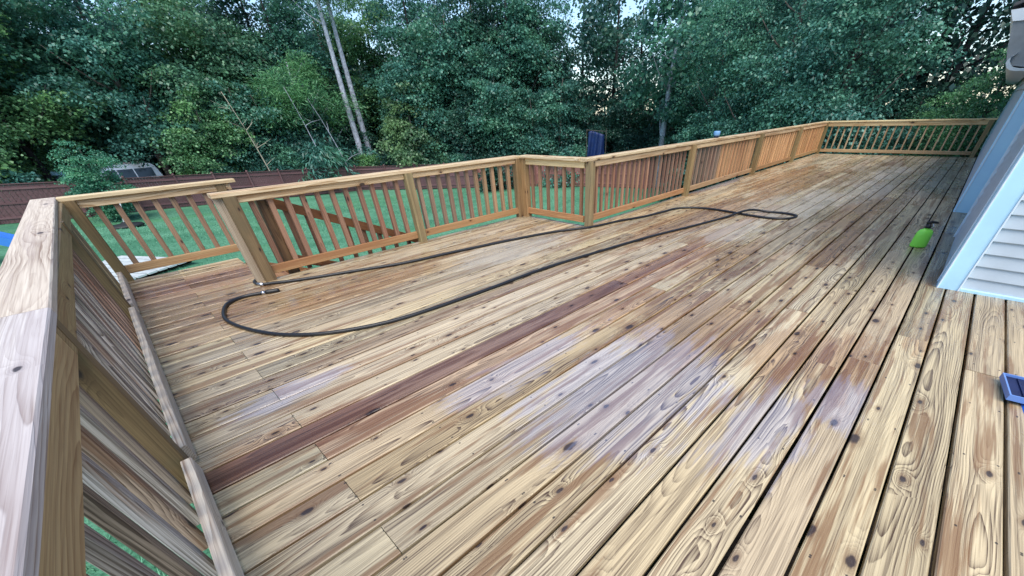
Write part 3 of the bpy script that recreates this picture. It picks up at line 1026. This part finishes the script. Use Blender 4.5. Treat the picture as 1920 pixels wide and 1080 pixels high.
# the leaning sky gap: two open crowned trees against the bright sky
x, y = pol(35.8, 42)
plant('open_crown_tree', 'open', x, y, .95, DARK, 'thin crowned tree with a dark bare trunk against the bright sky gap', 'tree', rz=.4)
x, y = pol(29.6, 35.6)
plant('grey_trunk_tree', 'open_grey', x, y, .92, TEAL, 'tree with a pale grey trunk right behind the long railing', 'tree', rz=2.1)
# pines with pale trunks
x, y = pol(66.5, 46.2)
plant('pine_tree', 'pine', x, y, 1.0, GREEN, 'left of the two pale bare pine trunks beyond the fence', 'tree', rz=1.0)
x, y = pol(65.5, 47.2)
plant('pine_tree', 'pine', x, y, 1.02, MIDG, 'right of the two pale bare pine trunks beyond the fence', 'tree', rz=2.4)
x, y = pol(71.3, 46.0)
plant('pine_tree', 'low_pine', x, y, 1.12, (1.3, 1.45, 1.0), 'low soft needled pine left of the two pale trunks', 'tree', rz=4)
x, y = pol(39.6, 48)
plant('open_crown_tree', 'open', x, y, 1.0, (.7, .85, .95), 'thin crowned tree left of the bare dark trunk, crossing the sky gap', 'tree', rz=3.4)
x, y = pol(33.0, 45)
plant('open_crown_tree', 'open', x, y, .9, (.7, .85, .95), 'thin crowned tree right of the bare dark trunk, crossing the sky gap', 'tree', rz=5.2)
# close broad trees behind the far railing
BIG = [(22, 30, 'big_leaf', .92, TEAL, 'close leafy tree over the middle of the long railing'), (17.5, 28, 'big_leaf', 1.0, BLUE, 'tall close tree with glossy leaves left of the far railing corner'),
       (12.5, 27, 'big_leaf_b', 1.12, BLUE, 'tall close tree with glossy drooping leaves above the far railing'), (.5, 25.0, 'big_leaf_b', .66, (1.25, 1.35, .95), 'lighter green low tree above the right end of the far railing'), (5.5, 28.0, 'big_leaf_b', .56, TEAL, 'small close tree below the bright gap above the far railing'),
       (24.5, 33.5, 'big_leaf_b', .95, DARK, 'dark tree filling the gap behind the long railing')]
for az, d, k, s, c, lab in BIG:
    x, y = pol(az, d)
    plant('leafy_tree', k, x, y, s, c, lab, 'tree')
x, y = pol(6.0, 33)
plant('open_crown_tree', 'open', x, y, .95, (.35, .4, .5), 'sparse dark tree with sky showing through near the house', 'tree', rz=.9)
x, y = pol(4.2, 30)
plant('open_crown_tree', 'open', x, y, .9, (.35, .4, .5), 'dark branched tree standing nearest the house eave', 'tree', rz=2.6)
# special plants
x, y = pol(60.3, fence_d(60.3) + 3.2)
plant('vine_covered_tree', 'vine', x, y, 1.15, YEL, 'yellow green vine covered tree at the wood edge', 'tree')
x, y = pol(90.2, 35.0)
plant('small_tree', 'mid_b', x, y, .58, (1.1, 1.45, 1.35), 'small pale green tree standing before the fence and the van', 'tree')
for az, d, s, lab in ((73.2, fence_d(73.2) + 2.7, 1.3, 'drooping long leaved shrub below the dead sapling'), (69.3, fence_d(69.3) + 2.7, 1.25, 'drooping long leaved shrub right below the pine trunks')):
    x, y = pol(az, d)
    plant('sumac_shrub', 'sumac', x, y, s, BLUE, lab, 'shrub')
x, y = pol(50.3, 36.4)
plant('dark_shrub', 'bush_a', x, y, .85, DARK, 'dark round shrub against the inside of the fence near the corner post', 'shrub')
x, y = pol(41.5, fence_d(41.5) + 2.0)
plant('blue_green_shrub', 'bush_b', x, y, 1.15, (1.1, 1.4, 1.55), 'wispy blue green shrub over the fence left of the blue tarp', 'shrub')
for i in range(30):
    az = 99 - i * 2.45 + random.uniform(-.6, .6)
    if 82.0 < az < 95.5: continue
    d = fence_d(az) + 2.7 + random.uniform(0, .8)
    x, y = pol(az, d)
    k = random.choice(['bush_a', 'bush_b'])
    plant('undergrowth_shrub', k, x, y, random.uniform(.85, 1.1), random.choice([TEAL, DARK, GREEN, BLUE, MIDG]),
          {'bush_a': 'rounded leafy shrub over the fence top, %s undergrowth shrub from the left', 'bush_b': 'drooping thin leaved shrub over the fence top, %s undergrowth shrub from the left'}[k] % ORD[i], 'shrub', 'undergrowth shrubs at the wood edge')
for i in range(16):
    az = 24 - i * 1.9 + random.uniform(-.5, .5)
    d = 24.5 + random.uniform(0, 3.5)
    x, y = pol(az, d)
    k = random.choice(['bush_a', 'bush_b'])
    plant('undergrowth_shrub', k, x, y, random.uniform(.75, 1.15), random.choice([DARK, DARK, (.4, .5, .5), TEAL]),
          {'bush_a': 'rounded dark shrub behind the far railing, %s from the left there', 'bush_b': 'drooping dark shrub behind the far railing, %s from the left there'}[k] % ORD[i], 'shrub', 'dark shrubs behind the far railing')


def far_woods():
    rng = np.random.default_rng(99)
    n = 26000
    az = np.radians(rng.uniform(-8, 105, n))
    d = rng.uniform(63, 78, n) - 22 * (np.degrees(az) < 33) * 1.0
    h = rng.random(n) ** 1.2 * np.where((np.degrees(az) > 30) & (np.degrees(az) < 41), 4.0, np.where(np.degrees(az) < 9, 3.5, 11.0))
    x, y = d * np.cos(az), d * np.sin(az)
    z = -3.4 + h
    C = np.c_[x, y, z]
    N = nrm3(np.c_[-np.cos(az), -np.sin(az), np.full(n, .4)])
    me = leaves_mesh('far_woods', C, N, 1.15, rng, .3, .5, .45)
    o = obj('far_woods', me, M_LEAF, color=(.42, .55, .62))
    tag(o, 'deep shaded woods behind the nearer trees', 'woods', kind='stuff')


far_woods()

# bare dead sapling and slim pale saplings
M_DEAD = plain('dead_branch', (.36, .33, .25), .9, var=.3)


def sapling(label, az, d, h, lean, twigs, seed, col):
    rng = np.random.default_rng(seed)
    x, y = pol(az, d)
    o = empty('bare_sapling', (x, y, gz(x)))
    tag(o, label, 'tree')
    pts = [(lean * t * t * .7 + lean * .3 * t, .1 * math.sin(3 * t), h * t) for t in np.linspace(0, 1, 7)]
    V, F = tube(pts, [.06 * (1 - .7 * t) for t in np.linspace(0, 1, 7)], 6)
    obj('trunk', mesh('trunk', V, F, True), col, o, WM[o.name])
    for i in range(twigs):
        t = .45 + .5 * i / max(1, twigs)
        b = Vector(pts[min(6, int(t * 6))])
        a = rng.uniform(0, 6.28)
        dv = Vector((math.cos(a), math.sin(a), .3 + rng.random() * .5))
        ln = rng.uniform(.6, 1.4)
        q = [b, b + dv * ln * .5, b + dv * ln + Vector((rng.normal() * .2, rng.normal() * .2, -.1))]
        sub = tube([q[1], q[1] + Vector((rng.normal() * .4, rng.normal() * .4, .35))], [.014, .006], 5)
        V, F = join([tube(q, [.028, .018, .007], 5), sub])
        obj('branch', mesh('branch', V, F), col, o, WM[o.name])


sapling('pale dead sapling with bare twisted branches over the fence', 76.3, fence_d(76.3) + .8, 6.6, -1.0, 9, 3, M_DEAD)
sapling('thin pale leaning sapling nearest the pine trunks', 68.2, fence_d(68.2) + 1.0, 6.6, -1.7, 2, 4, M_BARKP)
sapling('thin pale sapling leaning beside the dead one', 70.6, fence_d(70.6) + 1.0, 7.2, -1.2, 2, 5, M_BARKP)

# ------------------------------------------------------------------ small things
# hose
HP = [(.701, 5.50), (.66, 5.40), (.69, 5.27), (.80, 5.20), (.932, 5.117), (1.239, 4.98), (1.68, 4.809), (2.153, 4.626), (2.877, 4.495), (3.692, 4.323), (4.391, 4.126), (4.93, 3.86), (5.508, 3.735), (6.045, 3.569), (6.521, 3.50), (6.85, 3.46), (7.08, 3.28), (7.164, 2.967), (7.108, 2.565), (7.03, 2.269), (7.001, 1.927), (7.097, 1.683), (7.349, 1.611), (7.464, 1.795), (7.45, 2.08), (7.293, 2.282), (7.033, 2.375), (6.68, 2.474), (5.849, 2.63), (4.983, 2.818),
      (3.95, 2.968), (3.066, 3.066), (2.273, 3.075), (1.639, 3.104), (1.223, 3.155), (.887, 3.281), (.634, 3.447), (.417, 3.708), (.26, 4.071), (.187, 4.416), (.218, 4.698), (.3, 4.906), (.448, 4.99), (.614, 4.948)]
hz_ = .017
hp3 = [(x, y, hz_ + (.032 if HP[i] in ((7.293, 2.282), (7.033, 2.375)) else 0)) for i, (x, y) in enumerate(HP)]
hose = empty('garden_hose', (.6, 4.95, .0))
tag(hose, 'black hose looped across the deck and back', 'hose')
V, F = tube(spline(hp3, 10), .0165, 10)
obj('hose_tube', mesh('hose', V, F, True), M_BLACKRUB, hose, Matrix.Identity(4))
d0 = Vector((.614, 4.948, hz_)); d1 = Vector((.80, 4.88, hz_)); dd = (d1 - d0).normalized()
V, F = tube([d0, d0 + dd * .035], .02, 10)
obj('coupling', mesh('coupling', V, F, True), M_METAL, hose, Matrix.Identity(4))
V, F = tube([d0 + dd * .036, d0 + dd * .06, d0 + dd * .15, d0 + dd * .17], [.018, .024, .022, .016], 10)
obj('nozzle', mesh('nozzle', V, F, True), M_BLACKP, hose, Matrix.Identity(4))
V, F = tube([Vector((.69, 5.27, hz_)) - Vector((.02, -.03, 0)), Vector((.69, 5.27, hz_)) + Vector((.02, -.03, 0))], .021, 10)
obj('coupling', mesh('coupling', V, F, True), M_METAL, hose, Matrix.Identity(4))

# spray bottle
sp = empty('spray_bottle', (6.48, .015, 0), R(20))
tag(sp, 'bright green plastic spray bottle with black trigger standing by the house', 'spray bottle')
V, F = lathe([(.066, 0), (.080, .006), (.083, .02), (.080, .13), (.076, .165), (.060, .19), (.028, .205), (.026, .215)], 24, .62, 1.0)
obj('bottle_body', mesh('body', V, F, True), plain('green_plastic', (.30, .92, .10), .35), sp, WM[sp.name])
V, F = lathe([(.030, 0), (.030, .022), (.02, .03), (.016, .05)], 14)
cp = obj('cap', mesh('cap', V, F, True), M_BLACKP, sp, WM[sp.name] @ Matrix.Translation((0, 0, .213)))
V, F = join([tube([(0, .035, 0), (0, 0, .008), (0, -.05, .006), (0, -.075, 0)], [.012, .016, .012, .008], 8)])
obj('spray_head', mesh('head', V, F, True), M_BLACKP, sp, WM[sp.name] @ Matrix.Translation((0, 0, .268)))
V, F = tube([(0, -.03, .262), (0, -.045, .235), (0, -.04, .212)], [.007, .008, .005], 6)
obj('trigger', mesh('trigger', V, F, True), plain('pale_grey_plastic', (.55, .58, .6), .4), sp, WM[sp.name])

# dustpan
M_BLUE = plain('dark_blue_plastic', (.003, .012, .07), .6, var=.25, scale=12)
M_BLUE2 = plain('bright_blue_plastic', (.03, .20, .85), .35)
M_RIM = plain('pale_blue_rim', (.14, .27, .62), .4)
dp = empty('dustpan', (3.2, -.85, 0), R(6))
tag(dp, 'dark blue plastic dustpan with pale rim lying by the right edge', 'dustpan')


def local_box(name, x0, x1, y0, y1, z0, z1, mat, par, taper=0.0, ch=.003):
    V = [(x0, y0, z0), (x1, y0, z0), (x1, y1, z0), (x0, y1, z0), (x0 + taper, y0 + taper, z1), (x1 - taper, y0 + taper, z1), (x1 - taper, y1 - taper, z1), (x0 + taper, y1 - taper, z1)]
    F = [[3, 2, 1, 0], [4, 5, 6, 7], [0, 1, 5, 4], [1, 2, 6, 5], [2, 3, 7, 6], [3, 0, 4, 7]]
    return obj(name, mesh(name, V, F), mat, par, WM[par.name])


local_box('pan', -.135, .135, -.20, .115, .030, .042, M_BLUE, dp)
for nm, a in (('rim', (-.143, -.135, -.20, .123)), ('rim', (.135, .143, -.20, .123)), ('rim', (-.135, .135, .115, .123))):
    local_box(nm, *a, .022, .056, M_RIM, dp)
local_box('back_wall', -.143, .143, -.21, -.20, .022, .062, M_RIM, dp)
for k in range(5):
    local_box('ridge', -.12, .12, -.17 + k * .055, -.162 + k * .055, .042, .049, M_BLUE, dp)
V, F = extrude_x([(-.26, .0), (.045, .0), (.03, .02), (-.24, .021)], -.215, -.10)
obj('handle', mesh('handle', V, F), M_BLUE2, dp, WM[dp.name])

# light blue container on the rail
cu = empty('small_container', (9.42, 4.085, CAPZ + .001))
tag(cu, 'small light blue container with dark base left on the long rail cap', 'container')
V, F = lathe([(.05, 0), (.05, .035)], 14)
obj('base', mesh('base', V, F, True), plain('navy_plastic', (.01, .02, .06), .5), cu, WM[cu.name])
V, F = lathe([(.06, .036), (.066, .05), (.066, .10), (.055, .115)], 14)
obj('body', mesh('body', V, F, True), plain('sky_blue_plastic', (.16, .34, .60), .4), cu, WM[cu.name])

# blue tarp beyond the fence
def tarp():
    x, y = pol(37.7, fence_d(37.7) + 1.2)
    o = empty('hanging_tarp', (x, y, gz(x)))
    nx, nz = 20, 14
    V, F = [], []
    for side in (0, 1):
        for j in range(nz + 1):
            for i in range(nx + 1):
                u, v = i / nx, j / nz
                yy = (u - .5) * 1.3 * (1 + .12 * (1 - v))
                zz = 1.6 + v * 2.2 * (1 - .18 * abs(u - .8))
                xx = .10 * math.sin(u * 17 + v * 3) * (1 - .6 * v) + .06 * math.sin(u * 7 + 2) + side * .012
                V.append((xx, yy, zz))
    n1 = (nx + 1) * (nz + 1)
    for s in (0, 1):
        for j in range(nz):
            for i in range(nx):
                a = s * n1 + j * (nx + 1) + i
                q = [a, a + 1, a + nx + 2, a + nx + 1]
                F.append(q if s else q[::-1])
    ring = [i for i in range(nx + 1)] + [j * (nx + 1) + nx for j in range(1, nz + 1)] + [nz * (nx + 1) + i for i in range(nx - 1, -1, -1)] + [j * (nx + 1) for j in range(nz - 1, 0, -1)]
    for a, b in zip(ring, ring[1:] + ring[:1]): F.append([a, b, n1 + b, n1 + a])
    mw = WM[o.name] @ Matrix.Rotation(R(37), 4, 'Z')
    obj('sheet', mesh('tarp', V, F, True), plain('royal_blue_tarp', (.006, .024, .11), .5, var=.2, scale=3), o, mw)
    V, F = tube([(.02, -.8, 3.7), (.02, .8, 3.85)], .02, 6)
    obj('line', mesh('line', V, F), M_BLACKRUB, o, mw)
    for yy in (-.8, .8):
        V, F = tube([(.02, yy, -.1), (.02, yy, 3.9)], .025, 6)
        obj('pole', mesh('pole', V, F), M_BARK, o, mw)
    tag(o, 'dark blue tarp hung on a line at the wood edge', 'tarp')


tarp()

# red and white lawn ball
bl = empty('toy_ball', (27.6, 24.4, gz(27.6)))
tag(bl, 'small red ball with a white top against the reddish fence', 'ball')
pr = [(.19 * math.sin(a), .19 - .19 * math.cos(a)) for a in np.linspace(.05, 2.2, 9)]
V, F = lathe(pr, 14)
obj('ball_lower', mesh('ball', V, F, True), plain('red_plastic', (.45, .03, .03), .4), bl, WM[bl.name])
pr = [(.191 * math.sin(a), .19 - .191 * math.cos(a)) for a in np.linspace(2.2, 3.1, 6)]
V, F = lathe(pr, 14)
obj('ball_top', mesh('balltop', V, F, True), plain('white_plastic', (.8, .8, .8), .4), bl, WM[bl.name])

# pole in a dark round base on the lawn
ps_ = empty('pole_stand', (-.23, 31.8, gz(-.23)))
tag(ps_, 'leaning pale pole in a dark round base on the lawn', 'pole stand')
V, F = lathe([(.75, 0), (.78, .05), (.70, .12), (.2, .16), (.1, .24)], 24, 1.0, .8)
obj('base', mesh('base', V, F, True), plain('black_base', (.012, .014, .016), .6), ps_, WM[ps_.name])
V, F = tube([(0, 0, .1), (.16, .01, .6), (.34, .03, 1.12)], [.07, .05, .045], 10)
obj('pole', mesh('pole', V, F, True), plain('pale_pole', (.62, .66, .66), .5), ps_, WM[ps_.name])

# white plank platform on the lawn
pf = empty('plank_platform', (-.92, 20.8, gz(0)), math.atan2(-4.15, 2.6))
tag(pf, 'white painted plank platform low on the lawn behind the short railing', 'platform')
for i in range(13):
    a = -2.6 + i * .36
    beam('plank', WM[pf.name] @ Vector((-1.9, 1.1 - .36 * i, .16)), WM[pf.name] @ Vector((1.75, 1.1 - .36 * i, .16)), .285, .05, M_WHITE, pf)
for xv in (-1.6, -.1, 1.5):
    beam('bearer', WM[pf.name] @ Vector((xv, 1.2, .08)), WM[pf.name] @ Vector((xv, -3.3, .08)), .1, .10, M_DARKJ, pf)

# blue slide at the left edge
sd = empty('playground_slide', (-4.7, 25.4, gz(-4.7)), R(-5))
tag(sd, 'bright blue plastic slide on the lawn at the left edge', 'slide')
M_SL = plain('slide_blue', (.045, .22, .66), .35, var=.08, scale=2)
pts = [(-1.0, 1.5), (-.3, 1.5), (.6, .95), (1.6, .35), (2.3, .18)]
V, F = [], []
for (x, z) in pts:
    for y_, zz in ((-.5, .28), (-.46, .28), (-.42, 0), (.42, 0), (.46, .28), (.5, .28), (.5, -.06), (-.5, -.06)):
        V.append((x, y_, z + zz))
for i in range(len(pts) - 1):
    for k in range(8):
        j = (k + 1) % 8
        F.append([i * 8 + k, (i + 1) * 8 + k, (i + 1) * 8 + j, i * 8 + j])
F += [list(range(8)), [(len(pts) - 1) * 8 + k for k in range(7, -1, -1)]]
obj('chute', mesh('chute', V, F), M_SL, sd, WM[sd.name])
for y_ in (-.42, .42):
    V, F = tube([(-1.5, y_, 0), (-1.0, y_, 1.7)], .06, 8)
    obj('ladder_side', mesh('side', V, F), M_SL, sd, WM[sd.name])
for k in range(4):
    t = .18 + k * .22
    V, F = tube([(-1.5 + .5 * t, -.42, 1.7 * t), (-1.5 + .5 * t, .42, 1.7 * t)], .035, 6)
    obj('rung', mesh('rung', V, F), M_SL, sd, WM[sd.name])

# vans behind the fence
M_GLASS = plain('dark_car_glass', (.02, .035, .05), .12)
M_TYRE = plain('tyre_rubber', (.02, .02, .02), .7)
M_LAMP = plain('tail_lamp', (.25, .02, .02), .3)


def vehicle(name, label, cat, loc, rz, color, L, W, Hh, prof):
    o = empty(name, loc, rz)
    tag(o, label, cat)
    mt = plain(name + '_paint', color, .28, .15)
    n = len(prof)
    V, F = [], []
    for s in (-1, 1):
        for (x, z) in prof:
            inset = .0 if z < Hh * .55 else .13 * (z - Hh * .55) / (Hh * .45)
            V.append((x, s * (W / 2 - inset), z))
    F = [list(range(n - 1, -1, -1)), list(range(n, 2 * n))]
    for i in range(n):
        j = (i + 1) % n
        F.append([i, j, n + j, n + i])
    obj('body', mesh('body', V, F), mt, o, WM[o.name])
    for s in (-1, 1):
        for k, (a, b) in enumerate(((-.40, -.16), (-.145, .06), (.075, .24))):
            z0, z1 = Hh * .60, Hh * .86
            q = []
            for (x, z) in ((a * L, z0), (b * L, z0), ((b - .01 * (k == 2) * 4) * L, z1), (a * L, z1)):
                ins = .13 * (z - Hh * .55) / (Hh * .45)
                q.append((x, s * (W / 2 - ins + .006), z))
            q2 = [(x, y - s * .03, z) for x, y, z in q]
            V = q + q2
            F = [[0, 1, 2, 3], [7, 6, 5, 4], [0, 4, 5, 1], [1, 5, 6, 2], [2, 6, 7, 3], [3, 7, 4, 0]]
            obj('window', mesh('win', V, F), M_GLASS, o, WM[o.name])
        for x in (-.31 * L, .31 * L):
            V, F = lathe([(.2, -.11), (.34, -.1), (.36, 0), (.34, .1), (.2, .11)], 18)
            wl = obj('wheel', mesh('wheel', V, F), M_TYRE, o, WM[o.name] @ Matrix.Translation((x, s * (W / 2 - .08), .36)) @ Matrix.Rotation(R(90), 4, 'X'))
            V, F = lathe([(.2, -.1), (.2, .1)], 14)
            rm = obj('rim', mesh('rim', V, F), M_METAL, wl, WM[wl.name] @ Matrix.Translation((0, 0, -s * .03)))
        V, F = tube([(-.36 * L, s * (W / 2 - .2), Hh + .05), (.1 * L, s * (W / 2 - .2), Hh + .05)], .025, 6)
        obj('roof_rail', mesh('rr', V, F), M_METAL, o, WM[o.name])
        local_box('tail_lamp', -L / 2 - .012, -L / 2 + .06, s * (W / 2 - .16) - .07, s * (W / 2 - .16) + .07, Hh * .42, Hh * .6, M_LAMP, o)
    V, F = extrude_x([(-W * .36, Hh * .6), (W * .36, Hh * .6), (W * .33, Hh * .86), (-W * .33, Hh * .86)], -L / 2 - .03 + .06, -L / 2 + .10)
    obj('rear_window', mesh('rw', V, F), M_GLASS, o, WM[o.name] @ Matrix.Translation((-.05, 0, 0)))
    local_box('bumper', -L / 2 - .08, -L / 2 + .02, -W / 2 + .05, W / 2 - .05, .35, .6, mt, o)


def vprof(L, H):
    h = L / 2
    return [(-h, .35), (-h - .02, H * .5), (-h + .06, H * .62), (-h + .22, H * .9), (-h + .4, H * .985), (-h + .8, H), (h * .25, H), (h * .42, H * .95), (h * .66, H * .66), (h * .95, H * .55), (h, H * .45), (h, .35), (h * .8, .28), (-h * .8, .28)]


vx, vy = pol(88.3, 47.6)
vehicle('parked_van', 'silver white van parked behind the fence, half hidden by a small tree', 'van', (vx, vy, gz(vx)), R(182), (.85, .9, .96), 4.5, 1.9, 2.2, vprof(4.5, 2.2))
vx, vy = pol(93.6, 48.2)
vehicle('parked_car', 'pale blue car peeping over the fence left of the small tree', 'car', (vx, vy, gz(vx)), R(176), (.45, .70, .80), 3.4, 1.8, 1.85, vprof(3.4, 1.85))
